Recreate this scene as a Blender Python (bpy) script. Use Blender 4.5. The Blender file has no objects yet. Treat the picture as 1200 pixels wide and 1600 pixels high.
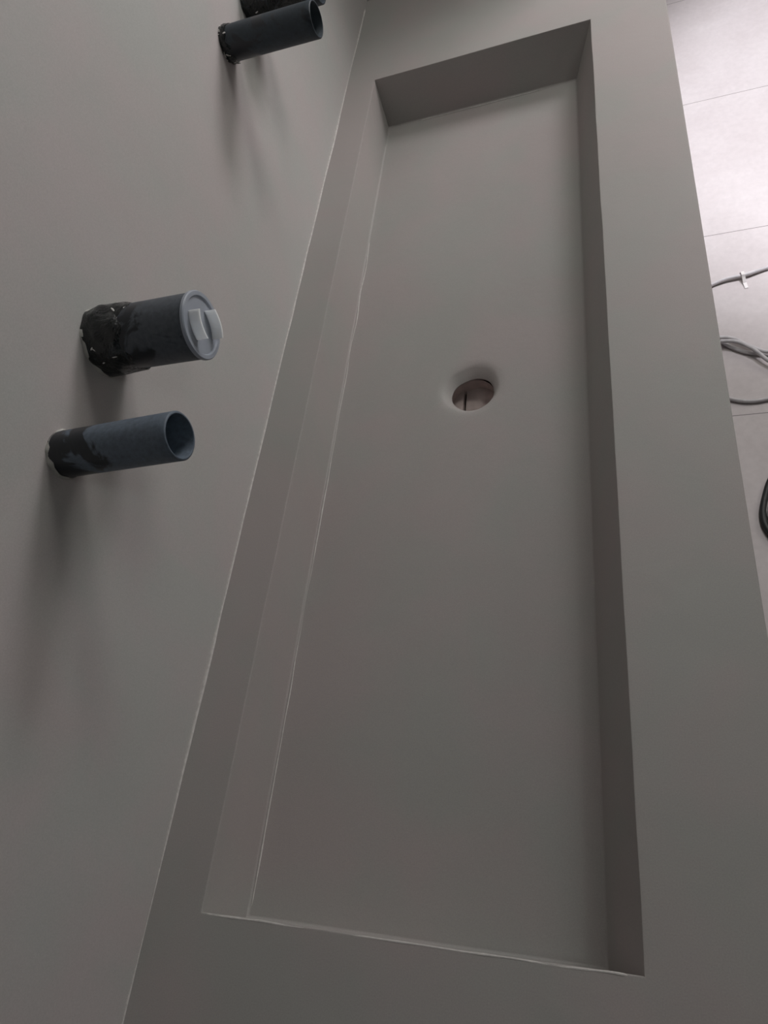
import bpy, bmesh, math, random
from mathutils import Vector, Matrix, noise

# ------------------------------------------------------------------ camera, world, lights
S = bpy.context.scene
C = S.collection
U = 0.6                                   # camera height above the counter top
H_CAM = 1.435                             # camera height above the tiles
TOP = H_CAM - U                           # counter top height
RX = (0.94221462, -0.06173682, -0.32927218)
RY = (0.11200526, -0.86826124, 0.48329829)
RZ = tuple(Vector(RX).cross(Vector(RY)))

cam_d = bpy.data.cameras.new('camera')
cam = bpy.data.objects.new('camera', cam_d)
C.objects.link(cam)
cam_d.sensor_fit = 'VERTICAL'
cam_d.sensor_height = 24.0
cam_d.lens = 1096.0 / 1600.0 * 24.0
cam_d.clip_start = 0.02
R = Matrix(((RX[0], -RX[1], -RX[2]), (RY[0], -RY[1], -RY[2]), (RZ[0], -RZ[1], -RZ[2])))
cam.matrix_world = Matrix.Translation((0, 0, H_CAM)) @ R.to_4x4()
S.camera = cam

S.view_settings.view_transform = 'Standard'
S.view_settings.look = 'None'
S.view_settings.gamma = 1.0
S.view_settings.exposure = 0.17
S.view_settings.use_curve_mapping = False

w = bpy.data.worlds.new('sky')
S.world = w
w.use_nodes = True
w.node_tree.nodes['Background'].inputs[0].default_value = (0.80, 0.88, 1.0, 1)
w.node_tree.nodes['Background'].inputs[1].default_value = 0.02


def area(name, loc, target, size, size_y, power, col, spread=180):
    d = bpy.data.lights.new(name, 'AREA')
    d.shape = 'RECTANGLE'
    d.size = size
    d.size_y = size_y
    d.energy = power
    d.color = col
    d.spread = math.radians(spread)
    o = bpy.data.objects.new(name, d)
    C.objects.link(o)
    o.location = loc
    o.rotation_euler = (Vector(target) - Vector(loc)).to_track_quat('-Z', 'Y').to_euler()
    return o


def spot(name, loc, target, power, col, angle, blend, radius):
    d = bpy.data.lights.new(name, 'SPOT')
    d.energy = power
    d.color = col
    d.spot_size = math.radians(angle)
    d.spot_blend = blend
    d.shadow_soft_size = radius
    o = bpy.data.objects.new(name, d)
    C.objects.link(o)
    o.location = loc
    o.rotation_euler = (Vector(target) - Vector(loc)).to_track_quat('-Z', 'Y').to_euler()
    return o


area('window_daylight', (1.9, 2.45, 1.7), (0.2, 1.2, 0.9), 1.3, 1.1, 14.0, (1.0, 0.96, 0.90))
area('added_falloff_light', (0.5, 1.74, 1.52), (-0.1, 0.8, 0.9), 0.3, 0.3, 5.8, (1.0, 0.955, 0.98))  # added unseen light, steepens the falloff from far end to near end
area('added_ledge_light', (0.35, 1.38, 1.85), (-0.1, 0.8, 0.9), 0.3, 0.3, 3.2, (1.0, 1.0, 0.95))  # added light hanging free in the room, brightens the level ledges
spot('ceiling_spot_light', (0.85, 2.12, 2.47), (0.85, 2.12, 0.0), 275.0, (1.0, 0.985, 1.06), 51, 0.75, 0.05)
area('wall_lamp_light', (0.62, -0.05, 1.92), (-0.3, 0.5, 0.9), 0.09, 0.09, 0.65, (0.92, 1.0, 0.97))

# ------------------------------------------------------------------ helpers


def nodes(name):
    m = bpy.data.materials.new(name)
    m.use_nodes = True
    nt = m.node_tree
    return m, nt, nt.nodes['Principled BSDF']


def N(nt, typ, **kw):
    n = nt.nodes.new(typ)
    for k, v in kw.items():
        setattr(n, k, v)
    return n


def tex(nt, scale, detail=3, rough=0.5, dist=0.0, vec=None):
    n = N(nt, 'ShaderNodeTexNoise')
    n.inputs['Scale'].default_value = scale
    n.inputs['Detail'].default_value = detail
    n.inputs['Roughness'].default_value = rough
    n.inputs['Distortion'].default_value = dist
    if vec:
        nt.links.new(vec, n.inputs['Vector'])
    return n


def ramp(nt, fac, stops):
    r = N(nt, 'ShaderNodeValToRGB')
    e = r.color_ramp.elements
    e[0].position, e[0].color = stops[0][0], (*stops[0][1], 1)
    e[1].position, e[1].color = stops[1][0], (*stops[1][1], 1)
    for p, c in stops[2:]:
        x = e.new(p)
        x.color = (*c, 1)
    nt.links.new(fac, r.inputs[0])
    return r.outputs[0]


def mix(nt, fac, a, b, mode='MIX'):
    m = N(nt, 'ShaderNodeMix', data_type='RGBA', blend_type=mode)
    for sock, v in ((m.inputs[0], fac), (m.inputs[6], a), (m.inputs[7], b)):
        if hasattr(v, 'links'):
            nt.links.new(v, sock)
        elif isinstance(v, tuple):
            sock.default_value = (*v, 1)
        else:
            sock.default_value = v
    return m.outputs[2]


def bump(nt, b, height, strength, dist=0.001):
    n = N(nt, 'ShaderNodeBump')
    n.inputs['Strength'].default_value = strength
    n.inputs['Distance'].default_value = dist
    nt.links.new(height, n.inputs['Height'])
    nt.links.new(n.outputs[0], b.inputs['Normal'])
    return n


def coords(nt):
    t = N(nt, 'ShaderNodeTexCoord')
    return t.outputs['Object']


def microcement(name, base, var=0.06):
    m, nt, b = nodes(name)
    v = coords(nt)
    n1 = tex(nt, 3.2, 4, 0.55, 0.6, v)
    n2 = tex(nt, 7.0, 5, 0.6, 0.3, v)
    n3 = tex(nt, 900.0, 2, 0.5, 0, v)
    lo = tuple(c * (1 - var) for c in base)
    hi = tuple(c * (1 + var) for c in base)
    c1 = ramp(nt, n1.outputs[0], [(0.32, (lo[0] * 1.02, lo[1] * 1.0, lo[2] * 0.985)), (0.68, hi)])
    green = (base[0] * 0.955, base[1] * 1.0, base[2] * 0.98)
    pink = (base[0] * 1.08, base[1] * 0.975, base[2] * 0.995)
    c2 = ramp(nt, n2.outputs[0], [(0.38, green), (0.62, pink)])
    c = mix(nt, 0.6, c1, c2)
    g = ramp(nt, n3.outputs[0], [(0.2, (0.93, 0.93, 0.93)), (0.8, (1.07, 1.07, 1.07))])
    c = mix(nt, 1.0, c, g, 'MULTIPLY')
    nt.links.new(c, b.inputs['Base Color'])
    b.inputs['Roughness'].default_value = 0.62
    b.inputs['Specular IOR Level'].default_value = 0.3
    n4 = tex(nt, 14.0, 4, 0.55, 0.2, v)
    bump(nt, b, n4.outputs[0], 0.22, 0.004)
    return m


def plain(name, col, rough=0.5, spec=0.5, bs=None):
    m, nt, b = nodes(name)
    v = coords(nt)
    n = tex(nt, bs or 60.0, 3, 0.5, 0, v)
    c = ramp(nt, n.outputs[0], [(0.3, tuple(x * 0.88 for x in col)), (0.7, tuple(min(1, x * 1.1) for x in col))])
    nt.links.new(c, b.inputs['Base Color'])
    b.inputs['Roughness'].default_value = rough
    b.inputs['Specular IOR Level'].default_value = spec
    return m


def pipe_material(name, dust, seed):
    m, nt, b = nodes(name)
    v = coords(nt)
    mp = N(nt, 'ShaderNodeMapping')
    mp.inputs['Location'].default_value = (seed, seed * 0.7, 0)
    nt.links.new(v, mp.inputs[0])
    n1 = tex(nt, 32.0, 4, 0.55, 0.8, mp.outputs[0])
    n2 = tex(nt, 260.0, 3, 0.6, 0, mp.outputs[0])
    sx = N(nt, 'ShaderNodeSeparateXYZ')
    nt.links.new(v, sx.inputs[0])
    # clean film-dark patches near the wall, dusty matt plastic further out
    a = N(nt, 'ShaderNodeMapRange')
    a.inputs['From Min'].default_value = 0.0
    a.inputs['From Max'].default_value = 0.10
    a.inputs['To Min'].default_value = -0.13
    a.inputs['To Max'].default_value = 0.16
    nt.links.new(sx.outputs[0], a.inputs[0])
    s = N(nt, 'ShaderNodeMath', operation='ADD')
    nt.links.new(n1.outputs[0], s.inputs[0])
    nt.links.new(a.outputs[0], s.inputs[1])
    fac = ramp(nt, s.outputs[0], [(0.44, (0, 0, 0)), (0.50, (1, 1, 1))])
    d2 = ramp(nt, n2.outputs[0], [(0.3, tuple(x * 0.8 for x in dust)), (0.75, tuple(x * 1.25 for x in dust))])
    c = mix(nt, fac, (0.010, 0.014, 0.020), d2)
    nt.links.new(c, b.inputs['Base Color'])
    r = ramp(nt, fac, [(0.0, (0.34, 0.34, 0.34)), (1.0, (0.55, 0.55, 0.55))])
    nt.links.new(r, b.inputs['Roughness'])
    bump(nt, b, n2.outputs[0], 0.15, 0.0006)
    return m


def film_material():
    m, nt, b = nodes('black_film')
    v = coords(nt)
    n = tex(nt, 45.0, 5, 0.6, 1.2, v)
    c = ramp(nt, n.outputs[0], [(0.58, (0.006, 0.009, 0.010)), (0.74, (0.06, 0.07, 0.08))])
    nt.links.new(c, b.inputs['Base Color'])
    b.inputs['Roughness'].default_value = 0.14
    bump(nt, b, n.outputs[0], 0.8, 0.006)
    return m


M = {}
M['wall'] = microcement('microcement_wall', (0.455, 0.447, 0.438))
M['counter'] = microcement('microcement_counter', (0.358, 0.346, 0.333))
M['seam'] = plain('pale_plaster_seam', (0.58, 0.56, 0.54), 0.8, 0.2, 200)
M['room'] = microcement('microcement_dark', (0.22, 0.212, 0.205))
M['ceiling'] = plain('ceiling_paint', (0.34, 0.33, 0.32), 0.9, 0.2)
M['plaster'] = plain('crumbly_plaster', (0.50, 0.49, 0.46), 0.9, 0.2, 150)
M['pipe_a'] = pipe_material('dusty_lit_pipe_plastic', (0.105, 0.135, 0.175), 0.3)  # dust tone raised to carry the light falling on the stub
M['pipe_b'] = pipe_material('dusty_lit_dark_pipe_plastic', (0.075, 0.088, 0.105), 1.7)  # dust tone lifted here too, in place of stronger light
M['pipe_c'] = pipe_material('dark_pipe_plastic', (0.026, 0.038, 0.050), 3.1)
M['film'] = film_material()
M['cable'] = plain('grey_cable_sheath', (0.60, 0.58, 0.59), 0.5, 0.4)
M['black'] = plain('black_rubber', (0.03, 0.033, 0.033), 0.5, 0.4)
M['white'] = plain('white_plastic', (0.75, 0.72, 0.70), 0.5, 0.4)
M['board'] = plain('brown_grey_board', (0.50, 0.42, 0.40), 0.85, 0.2, 90)
M['dark_gap'] = plain('dark_shaft', (0.05, 0.04, 0.038), 0.9, 0.1)
M['frame'] = plain('white_window_frame', (0.75, 0.75, 0.75), 0.5, 0.4)

m, nt, b = nodes('frosted_cap_plastic')
b.inputs['Base Color'].default_value = (0.28, 0.31, 0.365, 1)
b.inputs['Roughness'].default_value = 0.42
b.inputs['Subsurface Weight'].default_value = 0.15
b.inputs['Subsurface Scale'].default_value = 0.01
b.inputs['Subsurface Radius'].default_value = (0.9, 1.0, 1.1)
n = tex(nt, 38.0, 3, 0.5, 0, coords(nt))
nt.links.new(ramp(nt, n.outputs[0], [(0.3, (0.30, 0.33, 0.385)), (0.7, (0.36, 0.39, 0.45))]), b.inputs['Base Color'])
M['cap'] = m
m, nt, b = nodes('pale_tab_plastic')
n = tex(nt, 50.0, 2, 0.5, 0, coords(nt))
nt.links.new(ramp(nt, n.outputs[0], [(0.3, (0.86, 0.90, 0.93)), (0.7, (0.90, 0.94, 0.96))]), b.inputs['Base Color'])
b.inputs['Roughness'].default_value = 0.5
b.inputs['Subsurface Weight'].default_value = 0.8
b.inputs['Subsurface Scale'].default_value = 0.008
b.inputs['Subsurface Radius'].default_value = (0.9, 1.0, 1.1)
M['tab'] = m
m, nt, b = nodes('window_glass')
b.inputs['Base Color'].default_value = (1, 1, 1, 1)
b.inputs['Transmission Weight'].default_value = 1.0
b.inputs['Roughness'].default_value = 0.0
b.inputs['IOR'].default_value = 1.02
M['glass'] = m
m, nt, b = nodes('lamp_diffuser')
b.inputs['Base Color'].default_value = (0.9, 0.9, 0.9, 1)
b.inputs['Emission Color'].default_value = (1, 0.97, 0.95, 1)
b.inputs['Emission Strength'].default_value = 2.0
M['diffuser'] = m

# tiles: 0.60 m grid with thin dark joints, matched to the joints across the floor
m, nt, b = nodes('large_format_tiles')
v = coords(nt)
sx = N(nt, 'ShaderNodeSeparateXYZ')
nt.links.new(v, sx.inputs[0])


def joint(sock, off):
    a = N(nt, 'ShaderNodeMath', operation='SUBTRACT')
    nt.links.new(sock, a.inputs[0]); a.inputs[1].default_value = off - 60.0
    d = N(nt, 'ShaderNodeMath', operation='MODULO')
    nt.links.new(a.outputs[0], d.inputs[0]); d.inputs[1].default_value = 0.6
    l = N(nt, 'ShaderNodeMath', operation='LESS_THAN')
    nt.links.new(d.outputs[0], l.inputs[0]); l.inputs[1].default_value = 0.0022
    return l.outputs[0]


mx = N(nt, 'ShaderNodeMath', operation='MAXIMUM')
nt.links.new(joint(sx.outputs[0], 0.05 - 0.6), mx.inputs[0])
nt.links.new(joint(sx.outputs[1], 1.047), mx.inputs[1])
n1 = tex(nt, 5.0, 5, 0.6, 0.5, v)
n2 = tex(nt, 60.0, 4, 0.65, 0, v)
c1 = ramp(nt, n1.outputs[0], [(0.3, (0.55, 0.505, 0.50)), (0.7, (0.62, 0.58, 0.575))])
c2 = ramp(nt, n2.outputs[0], [(0.35, (0.95, 0.95, 0.95)), (0.7, (1.03, 1.03, 1.03))])
c = mix(nt, 1.0, c1, c2, 'MULTIPLY')
c = mix(nt, mx.outputs[0], c, (0.22, 0.20, 0.195))
nt.links.new(c, b.inputs['Base Color'])
b.inputs['Roughness'].default_value = 0.55
M['tiles'] = m


def put(name, bm, mat, parent=None, smooth=False, loc=None):
    me = bpy.data.meshes.new(name)
    bmesh.ops.recalc_face_normals(bm, faces=bm.faces)
    if smooth:
        bm.normal_update()
        for ed in bm.edges:
            if len(ed.link_faces) == 2 and ed.calc_face_angle(0) > math.radians(50):
                ed.smooth = False
    bm.to_mesh(me)
    bm.free()
    for p in me.polygons:
        p.use_smooth = smooth
    me.materials.append(M[mat])
    o = bpy.data.objects.new(name, me)
    C.objects.link(o)
    if parent:
        o.parent = parent
    if loc:
        o.location = loc
    return o


def empty(name, loc, label, cat, group=None):
    o = bpy.data.objects.new(name, None)
    C.objects.link(o)
    o.location = loc
    o.empty_display_size = 0.05
    tag(o, label, cat, group)
    return o


def tag(o, label, cat, group=None):
    o['label'] = label
    o['category'] = cat
    if group:
        o['group'] = group


def struct(o, label=None):
    o['kind'] = 'structure'
    if label:
        o['label'] = label
    return o


def box(bm, a, b_):
    vs = [bm.verts.new((x, y, z)) for x in (a[0], b_[0]) for y in (a[1], b_[1]) for z in (a[2], b_[2])]
    for f in ((0, 1, 3, 2), (4, 6, 7, 5), (0, 4, 5, 1), (2, 3, 7, 6), (0, 2, 6, 4), (1, 5, 7, 3)):
        bm.faces.new([vs[i] for i in f])
    return bm


def BX(a, b_):
    return box(bmesh.new(), a, b_)


def bridge(bm, la, lb, closed=True):
    n_ = len(la)
    for i in range(n_ if closed else n_ - 1):
        j = (i + 1) % n_
        bm.faces.new((la[i], la[j], lb[j], lb[i]))


# ------------------------------------------------------------------ room
XL, XR, YN, YF, ZC = -0.414, 1.95, -1.9, 3.3, 2.5
T = 0.12
PX1, PY0, PY1 = 0.10, 1.50, 1.65             # end wall of the basin niche

struct(put('floor', BX((XL - T, YN - T, -0.1), (XR + T, YF + T, 0)), 'tiles'))
struct(put('ceiling', BX((XL - T, YN - T, ZC), (XR + T, YF + T, ZC + 0.1)), 'ceiling'))
struct(put('wall_left', BX((XL - T, YN - T, 0), (XL, YF + T, ZC)), 'wall'))
WY0, WY1, WZ0, WZ1 = 1.75, 3.15, 1.1, 2.3       # window in the right wall
bm = bmesh.new()
box(bm, (XR, YN - T, 0), (XR + T, WY0, ZC)); box(bm, (XR, WY1, 0), (XR + T, YF + T, ZC))
box(bm, (XR, WY0, 0), (XR + T, WY1, WZ0)); box(bm, (XR, WY0, WZ1), (XR + T, WY1, ZC))
struct(put('wall_right', bm, 'room'))
struct(put('wall_far', BX((XL, YF, 0), (XR, YF + T, ZC)), 'room'))
struct(put('wall_end', BX((XL, PY0, 0), (PX1, PY1, ZC)), 'wall'),
       'short end wall closing the far end of the basin counter')
bm = bmesh.new()
e = 0.05
box(bm, (XR + 0.02, WY0, WZ0), (XR + 0.08, WY0 + e, WZ1)); box(bm, (XR + 0.02, WY1 - e, WZ0), (XR + 0.08, WY1, WZ1))
box(bm, (XR + 0.02, WY0 + e, WZ0), (XR + 0.08, WY1 - e, WZ0 + e)); box(bm, (XR + 0.02, WY0 + e, WZ1 - e), (XR + 0.08, WY1 - e, WZ1))
wf = struct(put('window_1', bm, 'frame'))
put('window_pane', BX((XR + 0.045, WY0 + e, WZ0 + e), (XR + 0.05, WY1 - e, WZ1 - e)), 'glass', wf)

# ------------------------------------------------------------------ basin counter
CX0, CX1, CY0, CY1 = XL, 0.0985, -0.165, PY0
TH = 0.20
BX0, BX1, BY0, BY1 = -0.3622, -0.0097, -0.0243, 1.2108   # rim of the basin
DEP = 0.078
FX0, FX1, FY0, FY1 = -0.3600, -0.0375, -0.0265, 1.1960    # foot of the basin walls
NX, NY = 24, 84


def rect_loop(bm, x0, x1, y0, y1, z, wob=0.0, seed=0.0, rad=0.0):
    pts = []
    for i in range(NX): pts.append((x0 + (x1 - x0) * i / NX, y0))
    for i in range(NY): pts.append((x1, y0 + (y1 - y0) * i / NY))
    for i in range(NX): pts.append((x1 - (x1 - x0) * i / NX, y1))
    for i in range(NY): pts.append((x0, y1 - (y1 - y0) * i / NY))
    out = []
    for x, y in pts:
        dx = noise.noise(Vector((x * 14 + seed, y * 14, z * 4))) * wob
        dy = noise.noise(Vector((x * 14, y * 14 + seed, z * 4 + 5))) * wob
        out.append(bm.verts.new((x + dx, y + dy, z)))
    return out


ctr = empty('washbasin_counter', (XL, 0.58, TOP - TH),
            'long grey microcement washbasin counter with a sunken trough and a round drain hole', 'washbasin')
off = Vector((-XL, -0.58, -(TOP - TH)))


def put_c(name, bm, mat, smooth=True, parent=ctr):
    for v_ in bm.verts:
        v_.co += off
    o = put(name, bm, mat, parent, smooth)
    if smooth and name in ('countertop', 'basin'):
        wn = o.modifiers.new('weighted_normals', 'WEIGHTED_NORMAL')
        wn.keep_sharp = True
        wn.weight = 100
    return o


W = 0.0006
bm = bmesh.new()
o3 = rect_loop(bm, CX0, CX1, CY0, CY1, TOP - TH)
o2 = rect_loop(bm, CX0, CX1, CY0, CY1, TOP - 0.003)
o1 = rect_loop(bm, CX0, CX1 - 0.0005, CY0 + 0.0009, CY1, TOP - 0.0009)
o0 = rect_loop(bm, CX0, CX1 - 0.0018, CY0 + 0.003, CY1, TOP)
r0 = rect_loop(bm, BX0 - 0.0016, BX1 + 0.0016, BY0 - 0.0016, BY1 + 0.0016, TOP, W)
r1 = rect_loop(bm, BX0 - 0.0004, BX1 + 0.0004, BY0 - 0.0004, BY1 + 0.0004, TOP - 0.0004, W)
r2 = rect_loop(bm, BX0, BX1, BY0, BY1, TOP - 0.0016, W)
for a_, b_ in ((o3, o2), (o2, o1), (o1, o0), (o0, r0), (r0, r1), (r1, r2)):
    bridge(bm, a_, b_)
bm.faces.new(o3)
top_o = put_c('countertop', bm, 'counter')

# basin: walls with a small trowelled cove at their foot, flat floor, drain hole
DX, DY = -0.1795, 0.5790                       # drain centre
HR = 0.0275


def drain_loop(bm, r, z, wob=0.0, dx=0.0, dy=0.0, sq=1.0):
    out = []
    n_ = 2 * (NX + NY)
    for i in range(n_):
        a = 2 * math.pi * (i - NX / 2) / n_ - math.pi / 2
        rr = r * (1 + wob * noise.noise(Vector((math.cos(a) * 1.1, math.sin(a) * 1.1, 3.3))))
        out.append(bm.verts.new((DX + dx + rr * math.cos(a), DY + dy + rr * sq * math.sin(a), z)))
    return out


bm = bmesh.new()
L = [rect_loop(bm, BX0, BX1, BY0, BY1, TOP - 0.0016, W)]
cove = 0.0028
for k, (t_, z_) in enumerate(((0.0, DEP - cove), (0.3 * cove, DEP - 0.3 * cove), (cove, DEP))):
    f = (z_ / DEP) if k < 2 else 1.0
    L.append(rect_loop(bm, BX0 + (FX0 - BX0) * f + t_, BX1 + (FX1 - BX1) * f - t_,
                       BY0 + (FY0 - BY0) * f + t_, BY1 + (FY1 - BY1) * f - t_, TOP - z_, W * 0.5, 3.0))
zf = TOP - DEP
L.append(rect_loop(bm, FX0 + 0.012, FX1 - 0.012, FY0 + 0.012, FY1 - 0.012, zf))
L.append(drain_loop(bm, 0.055, zf))
L.append(drain_loop(bm, 0.046, zf))
L.append(drain_loop(bm, 0.039, zf - 0.0008, 0.1))
L.append(drain_loop(bm, 0.0350, zf - 0.0028, 0.06))
L.append(drain_loop(bm, 0.0305, zf - 0.0065, 0.08, 0.0, -0.003))
L.append(drain_loop(bm, HR, zf - 0.0105, 0.08, 0.001, -0.0035, 0.95))
L.append(drain_loop(bm, HR + 0.001, zf - 0.0135, 0.08, 0.001, -0.0035, 0.95))
for a_, b_ in zip(L, L[1:]):
    bridge(bm, a_, b_)
basin = put_c('basin', bm, 'counter')
basin.data.materials.clear(); basin.data.materials.append(M['counter'])

# the shaft below the hole: brown sleeve, board with a dark slit
bm = bmesh.new()
L = []
for r, z in ((HR + 0.001, zf - 0.0135), (HR + 0.004, zf - 0.019), (HR + 0.004, zf - 0.040)):
    L.append([bm.verts.new((DX + r * math.cos(2 * math.pi * i / 48), DY - 0.0055 + r * math.sin(2 * math.pi * i / 48), z)) for i in range(48)])
for a_, b_ in zip(L, L[1:]):
    bridge(bm, a_, b_)
sl = put_c('drain_sleeve', bm, 'board')
bm = bmesh.new()
box(bm, (DX - 0.0135, DY - 0.06, zf - 0.045), (DX + 0.05, DY + 0.06, zf - 0.034))
put_c('drain_board', bm, 'board', False)
bm = bmesh.new()
box(bm, (DX - 0.05, DY - 0.06, zf - 0.045), (DX - 0.0165, DY + 0.06, zf - 0.030))
put_c('drain_board', bm, 'board', False)


def seam(name, pts, r, parent, col='seam', wob=0.5, seed=0.0):
    """a thin uneven ridge of plaster squeezed into a joint"""
    bm = bmesh.new()
    rings = []
    n_ = len(pts)
    for i, p in enumerate(pts):
        d = (Vector(pts[min(i + 1, n_ - 1)]) - Vector(pts[max(i - 1, 0)])).normalized()
        s = d.cross(Vector((0, 0, 1))).normalized()
        rr = r * (1 + wob * noise.noise(Vector((i * 0.23 + seed, seed, 0)))) * (0.25 if i in (0, n_ - 1) else 1)
        rr *= max(0.25, 0.8 + 0.9 * noise.noise(Vector((i * 0.05, seed, 7))))
        rings.append([bm.verts.new(Vector(p) + s * rr * math.cos(a) + Vector((0, 0, 1)) * rr * math.sin(a))
                      for a in [k * math.pi / 3 for k in range(6)]])
    for a_, b_ in zip(rings, rings[1:]):
        bridge(bm, a_, b_)
    bm.faces.new(rings[0]); bm.faces.new(rings[-1])
    return put_c(name, bm, col, True, parent)


def line(a, b_, n_=120, wob=0.0006, seed=0.0):
    a, b_ = Vector(a), Vector(b_)
    return [a.lerp(b_, i / n_) + Vector((noise.noise(Vector((i * 0.11, seed, 1))), noise.noise(Vector((i * 0.11, seed, 9))), 0)) * wob for i in range(n_ + 1)]


seam('plaster_seam', line((XL + 0.0005, CY0 + 0.01, TOP + 0.0002), (XL + 0.0005, CY1 - 0.03, TOP + 0.0002), 150, 0.0008, 1.0), 0.0017, top_o, seed=1)
seam('plaster_seam', line((FX0 + 0.003, FY0 + 0.01, zf + 0.0004), (FX0 + 0.003, FY1 - 0.30, zf + 0.0004), 150, 0.0016, 2.0), 0.0008, basin, seed=4)
seam('plaster_seam', line((FX0 + 0.06, FY1 - 0.003, zf + 0.0004), (FX1 - 0.05, FY1 - 0.003, zf + 0.0004), 60, 0.0010, 3.0), 0.0009, basin, seed=6)
seam('plaster_seam', line((BX0 + 0.004, BY0 - 0.0008, TOP - 0.0006), (BX1 - 0.01, BY0 - 0.0008, TOP - 0.0006), 90, 0.0012, 5.0), 0.0009, top_o, seed=9)

# ------------------------------------------------------------------ pipes in the wall
XW = -0.6904 * U                                # wall plane, equals XL


def ring(bm, x, r, n_=48, wob=0.0, seed=0.0, xw=0.0, cy=0.0, cz=0.0):
    out = []
    for i in range(n_):
        a = 2 * math.pi * i / n_
        q = noise.noise(Vector((math.cos(a) * 2.5 + seed, math.sin(a) * 2.5, x * 60 + seed)))
        q2 = noise.noise(Vector((math.cos(a) * 2.6 + seed, math.sin(a) * 2.6, seed + 20)))
        rr = r * (1 + wob * q)
        out.append(bm.verts.new((x + xw * q2, cy + rr * math.cos(a), cz + rr * math.sin(a))))
    return out


def tube_mesh(L_, r, wall, x0=-0.02):
    bm = bmesh.new()
    seq = [(x0, r)] + [(L_ * i / 12, r) for i in range(12)] + [(L_ - 0.0008, r), (L_, r - 0.0007), (L_, r - wall + 0.0005), (L_ - 0.0006, r - wall), (L_ * 0.5, r - wall), (x0, r - wall)]
    rs = [ring(bm, x, rr) for x, rr in seq]
    for a_, b_ in zip(rs, rs[1:]):
        bridge(bm, a_, b_)
    bm.faces.new(rs[-1])
    return bm


def film_mesh(L_, r, seed, amp=0.1, x0=-0.004):
    bm = bmesh.new()
    n_ = 22
    rs = []
    for k in range(n_ + 1):
        t_ = k / n_
        rr = r * (1.03 + 0.06 * math.sin(t_ * math.pi)) if k < n_ else r * 1.002
        rs.append(ring(bm, x0 + (L_ - x0) * t_, rr, 64, amp * (1 - 0.6 * t_), seed + t_ * 1.5, 0.006 if k > n_ - 3 else 0.002))
    for a_, b_ in zip(rs, rs[1:]):
        bridge(bm, a_, b_)
    return bm


def collar_mesh(r, wdt, seed, drop):
    bm = bmesh.new()
    rs = [ring(bm, -0.003, r + wdt * 1.6, 64, 0.13, seed, 0.0, 0, -drop),
          ring(bm, 0.0018, r + wdt, 64, 0.10, seed, 0.001, 0, -drop * 0.7),
          ring(bm, 0.0035, r + wdt * 0.35, 64, 0.07, seed + 2, 0.003, 0, -drop * 0.4),
          ring(bm, 0.002, r * 0.97, 64, 0.0, seed, 0.0)]
    for a_, b_ in zip(rs, rs[1:]):
        bridge(bm, a_, b_)
    return bm


def glint_flakes(r, seed, x_max, n_, size):
    """crumbs of plaster on the pipe and long pale slivers standing in for film highlights"""
    random.seed(seed)
    bm = bmesh.new()
    for _ in range(n_):
        x = random.uniform(0.0, x_max)
        a = random.uniform(0, 2 * math.pi)
        s = size * random.uniform(0.4, 1.0)
        c_ = Vector((x, math.cos(a) * r * 1.03, math.sin(a) * r * 1.03))
        bmesh.ops.create_icosphere(bm, subdivisions=1, radius=s, matrix=Matrix.Translation(c_) @ Matrix.Rotation(random.uniform(0, 3), 4, (random.random(), random.random(), 1)) @ Matrix.Diagonal((random.uniform(0.8, 4.5), 0.7, 0.5, 1)))
    return bm


def cap_parts(parent, L_, r):
    bm = bmesh.new()
    R_ = r + 0.0012
    seq = [(L_ - 0.006, r - 0.003), (L_ - 0.0005, r - 0.003), (L_ - 0.0001, R_), (L_ + 0.002, R_), (L_ + 0.003, R_ - 0.0008), (L_ + 0.003, R_ - 0.004), (L_ + 0.0015, R_ - 0.005), (L_ + 0.0015, 0.012), (L_ + 0.0022, 0.004)]
    rs = [ring(bm, x, rr, 64) for x, rr in seq]
    for a_, b_ in zip(rs, rs[1:]):
        bridge(bm, a_, b_)
    bm.faces.new(rs[-1]); bm.faces.new(rs[0])
    cap = put('end_cap', bm, 'cap', parent, False)
    cap['label'] = 'frosted pale end cap'
    across = Vector((0, 0.693, -0.721))
    tall = Vector((0, -0.566, -0.824))
    for s in (-1, 1):
        bm = bmesh.new()
        k_ = 12
        lv = []
        for x in (L_ + 0.0012, L_ + 0.0112):
            for th in (-0.0009, 0.0009):
                lv.append([bm.verts.new(Vector((x, 0, 0)) + tall * (0.0118 * (2 * i / k_ - 1)) + across * (s * (0.0152 + th - 0.0030 * (2 * i / k_ - 1) ** 2)))
                           for i in range(k_ + 1)])
        a0, a1, b0, b1 = lv
        for i in range(k_):
            bm.faces.new((a0[i], a0[i + 1], b0[i + 1], b0[i])); bm.faces.new((a1[i], a1[i + 1], b1[i + 1], b1[i]))
            bm.faces.new((b0[i], b0[i + 1], b1[i + 1], b1[i])); bm.faces.new((a0[i], a0[i + 1], a1[i + 1], a1[i]))
        for i in (0, k_):
            bm.faces.new((a0[i], a1[i], b1[i], b0[i]))
        put('grip_tab', bm, 'tab', cap, False)


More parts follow.
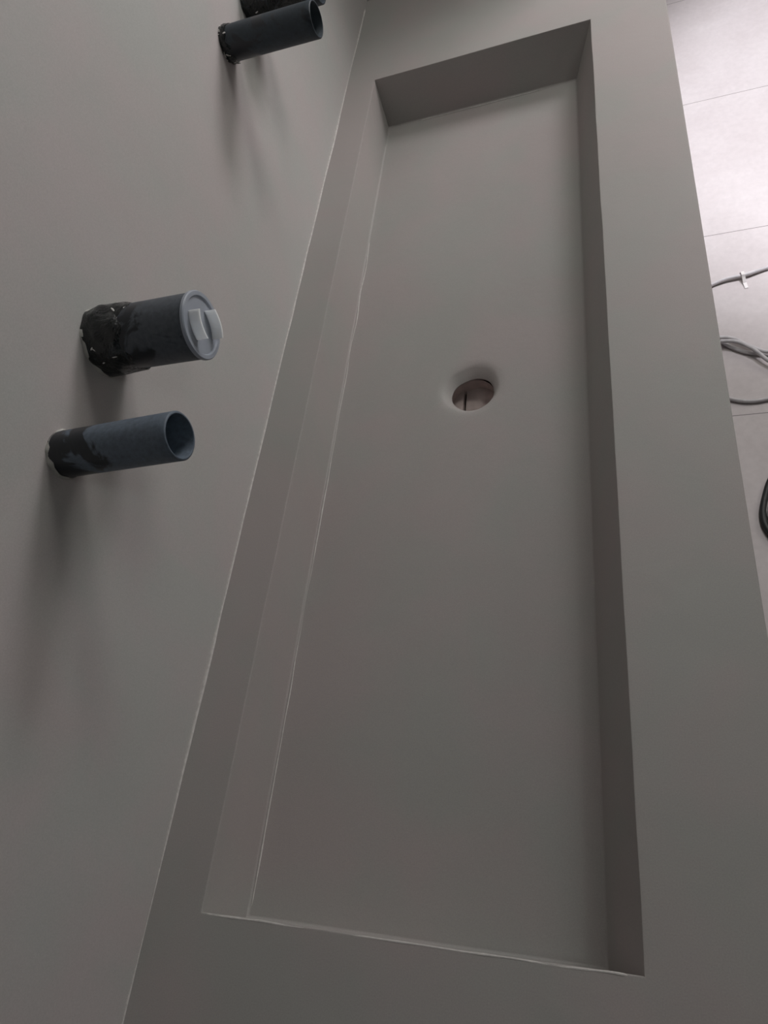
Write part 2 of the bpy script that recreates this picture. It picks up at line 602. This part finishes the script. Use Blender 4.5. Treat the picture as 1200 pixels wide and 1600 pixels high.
def wall_pipe(y, z, L_, r, mat, label, group, film=None, cap=False, seed=1.0, lean=(0.0, 0.0), collar=0.003, drop=0.002):
    root = empty('wall_pipe', (XL, y * U, H_CAM + z * U), label, 'pipe', group)
    root.rotation_euler = (0, -math.atan(lean[1] * U / L_), math.atan(lean[0] * U / L_))
    put('pipe_tube', tube_mesh(L_, r, 0.0022 if not cap else 0.003), mat, root, True)
    put('plaster_collar', collar_mesh(r, collar, seed, drop), 'plaster', root, True)
    if film:
        put('film_wrap', film_mesh(film, r, seed, 0.12), 'film', root, True)
        put('crumbs_and_glints', glint_flakes(r * 1.06, int(seed * 7), film * 0.95, 16, 0.0016), 'white', root, False)['kind'] = 'stuff'  # plaster crumbs, drawn out and pale to imitate glossy streaks on the film
    if cap:
        cap_parts(root, L_, r)
    return root


G = 'black pipe stubs in the left wall'
wall_pipe(0.461, -0.574, 0.109, 0.0184, 'pipe_a', 'open dark pipe stub nearest the camera, below the one with the frosted cap', G, seed=1.0, lean=(0.004, 0.006), collar=0.0008, drop=0.0005)
wall_pipe(0.650, -0.566, 0.093, 0.0268, 'pipe_b', 'thick black pipe stub closed with a frosted cap with two pale tabs', G, film=0.036, cap=True, seed=2.4, lean=(0.003, -0.004), collar=0.0016, drop=0.0012)
wall_pipe(1.435, -0.571, 0.116, 0.0190, 'pipe_c', 'open black pipe stub near the top, in front of a film-wrapped stub', G, film=0.010, seed=3.9, lean=(-0.006, -0.003), collar=0.0003, drop=0.0)
wall_pipe(1.615, -0.583, 0.096, 0.0250, 'pipe_c', 'black film-wrapped pipe stub cut off by the top edge, behind an open pipe', G, film=0.075, seed=5.2, collar=0.0005, drop=0.0)

# ------------------------------------------------------------------ cables on the tiles


def floor_pt(u, v, z):
    """point at height z on the floor that the photo shows at (u, v)"""
    c = Vector((u - 600, v - 800, 1096.0))
    d = Vector((Vector(RX).dot(c), Vector(RY).dot(c), Vector(RZ).dot(c)))
    t_ = (z - H_CAM) / d.z
    return Vector((d.x * t_, d.y * t_, z))


def smooth_path(P, sub=10):
    out = []
    n_ = len(P)
    for i in range(n_ - 1):
        p0, p1, p2, p3 = P[max(i - 1, 0)], P[i], P[i + 1], P[min(i + 2, n_ - 1)]
        for k in range(sub):
            t_ = k / sub
            out.append(0.5 * ((2 * p1) + (-p0 + p2) * t_ + (2 * p0 - 5 * p1 + 4 * p2 - p3) * t_ ** 2 + (-p0 + 3 * p1 - 3 * p2 + p3) * t_ ** 3))
    out.append(P[-1])
    return out


def cable_mesh(path, r, org):
    bm = bmesh.new()
    rings = []
    n_ = len(path)
    for i, p in enumerate(path):
        d = (path[min(i + 1, n_ - 1)] - path[max(i - 1, 0)]).normalized()
        s = d.cross(Vector((0, 0, 1))).normalized()
        u_ = s.cross(d)
        rings.append([bm.verts.new(p - org + (s * math.cos(a) + u_ * math.sin(a)) * r) for a in [k * math.pi / 6 for k in range(12)]])
    for a_, b_ in zip(rings, rings[1:]):
        bridge(bm, a_, b_)
    bm.faces.new(rings[0]); bm.faces.new(rings[-1])
    return bm


# clipped cable
P = [floor_pt(u, v, z) for u, v, z in ((1045, 490, 0.006), (1082, 462, 0.006), (1108, 447, 0.006), (1135, 436, 0.008), (1165, 429, 0.009), (1200, 418, 0.006), (1260, 400, 0.006), (1330, 392, 0.006))]
org = P[3].copy(); org.z = 0
r1_ = empty('clipped_cable', org, 'single pale grey cable with a small white clip, lying above the coil', 'cable')
put('cable_sheath', cable_mesh(smooth_path(P), 0.0048, org), 'cable', r1_, True)
q = floor_pt(1160, 431, 0.009) - org
bm = bmesh.new()
d = (floor_pt(1175, 426, 0) - floor_pt(1145, 434, 0)).normalized()
n_ = Vector((-d.y, d.x, 0))
prof = [(0.0085, -0.002), (0.0085, 0.004), (0.005, 0.0082), (-0.005, 0.0082), (-0.009, 0.003), (-0.019, -0.006), (-0.034, -0.0088)]
la = []
for sgn in (-1, 1):
    for th in (0, 0.0012):
        la.append([bm.verts.new(q + d * (0.004 * sgn) + n_ * (a * 1.0 * (1 + th * 60)) + Vector((0, 0, b_ + th))) for a, b_ in prof])
for a_, b_ in ((la[0], la[2]), (la[1], la[3]), (la[0], la[1]), (la[2], la[3])):
    bridge(bm, a_, b_, False)
put('cable_clip', bm, 'white', r1_, False)['label'] = 'white plastic clip'

# coil of cable: one continuous run that passes through the bundle several times
pts = [(1420, 560, .006), (1330, 575, .006), (1262, 590, .008), (1225, 575, .012), (1200, 563, .016), (1178, 546, .020), (1155, 535, .022), (1134, 533, .020),
       (1110, 538, .014), (1085, 560, .006), (1080, 595, .006), (1105, 615, .006), (1135, 622, .006), (1168, 627, .006), (1200, 623, .006), (1245, 612, .006),
       (1275, 585, .006), (1255, 560, .010), (1222, 549, .012), (1195, 549, .011), (1170, 540, .010), (1145, 529, .012), (1122, 528, .016),
       (1095, 540, .012), (1078, 575, .016), (1095, 605, .016), (1118, 600, .010), (1128, 575, .008), (1110, 545, .006), (1122, 533, .007), (1142, 542, .006), (1165, 550, .006), (1192, 553, .006), (1230, 556, .006), (1290, 540, .006), (1380, 530, .006)]
P = [floor_pt(*p) for p in pts]
org = floor_pt(1160, 540, 0)
r2_ = empty('cable_coil', org, 'coiled bundle of grey cable on the light tiles beside the counter edge', 'cable')
put('cable_sheath', cable_mesh(smooth_path(P, 12), 0.0046, org), 'cable', r2_, True)

# dark cord loop at the right edge
P = [floor_pt(*p) for p in ((1290, 690, .008), (1235, 715, .008), (1207, 745, .008), (1196, 775, .008), (1192, 803, .008), (1200, 828, .008), (1225, 850, .008), (1290, 860, .008))]
org = floor_pt(1200, 800, 0)
r3_ = empty('cord_loop', org, 'curved black cord just showing at the right edge of the photo', 'cord')
put('cord', cable_mesh(smooth_path(P), 0.0065, org), 'black', r3_, True)
P = [floor_pt(*p) for p in ((1290, 712, .006), (1245, 735, .006), (1216, 762, .006), (1203, 800, .006), (1212, 822, .006), (1235, 836, .006), (1290, 845, .006))]
put('inner_cord', cable_mesh(smooth_path(P), 0.0055, org), 'cable', r3_, True)['label'] = 'pale grey cord inside the loop'
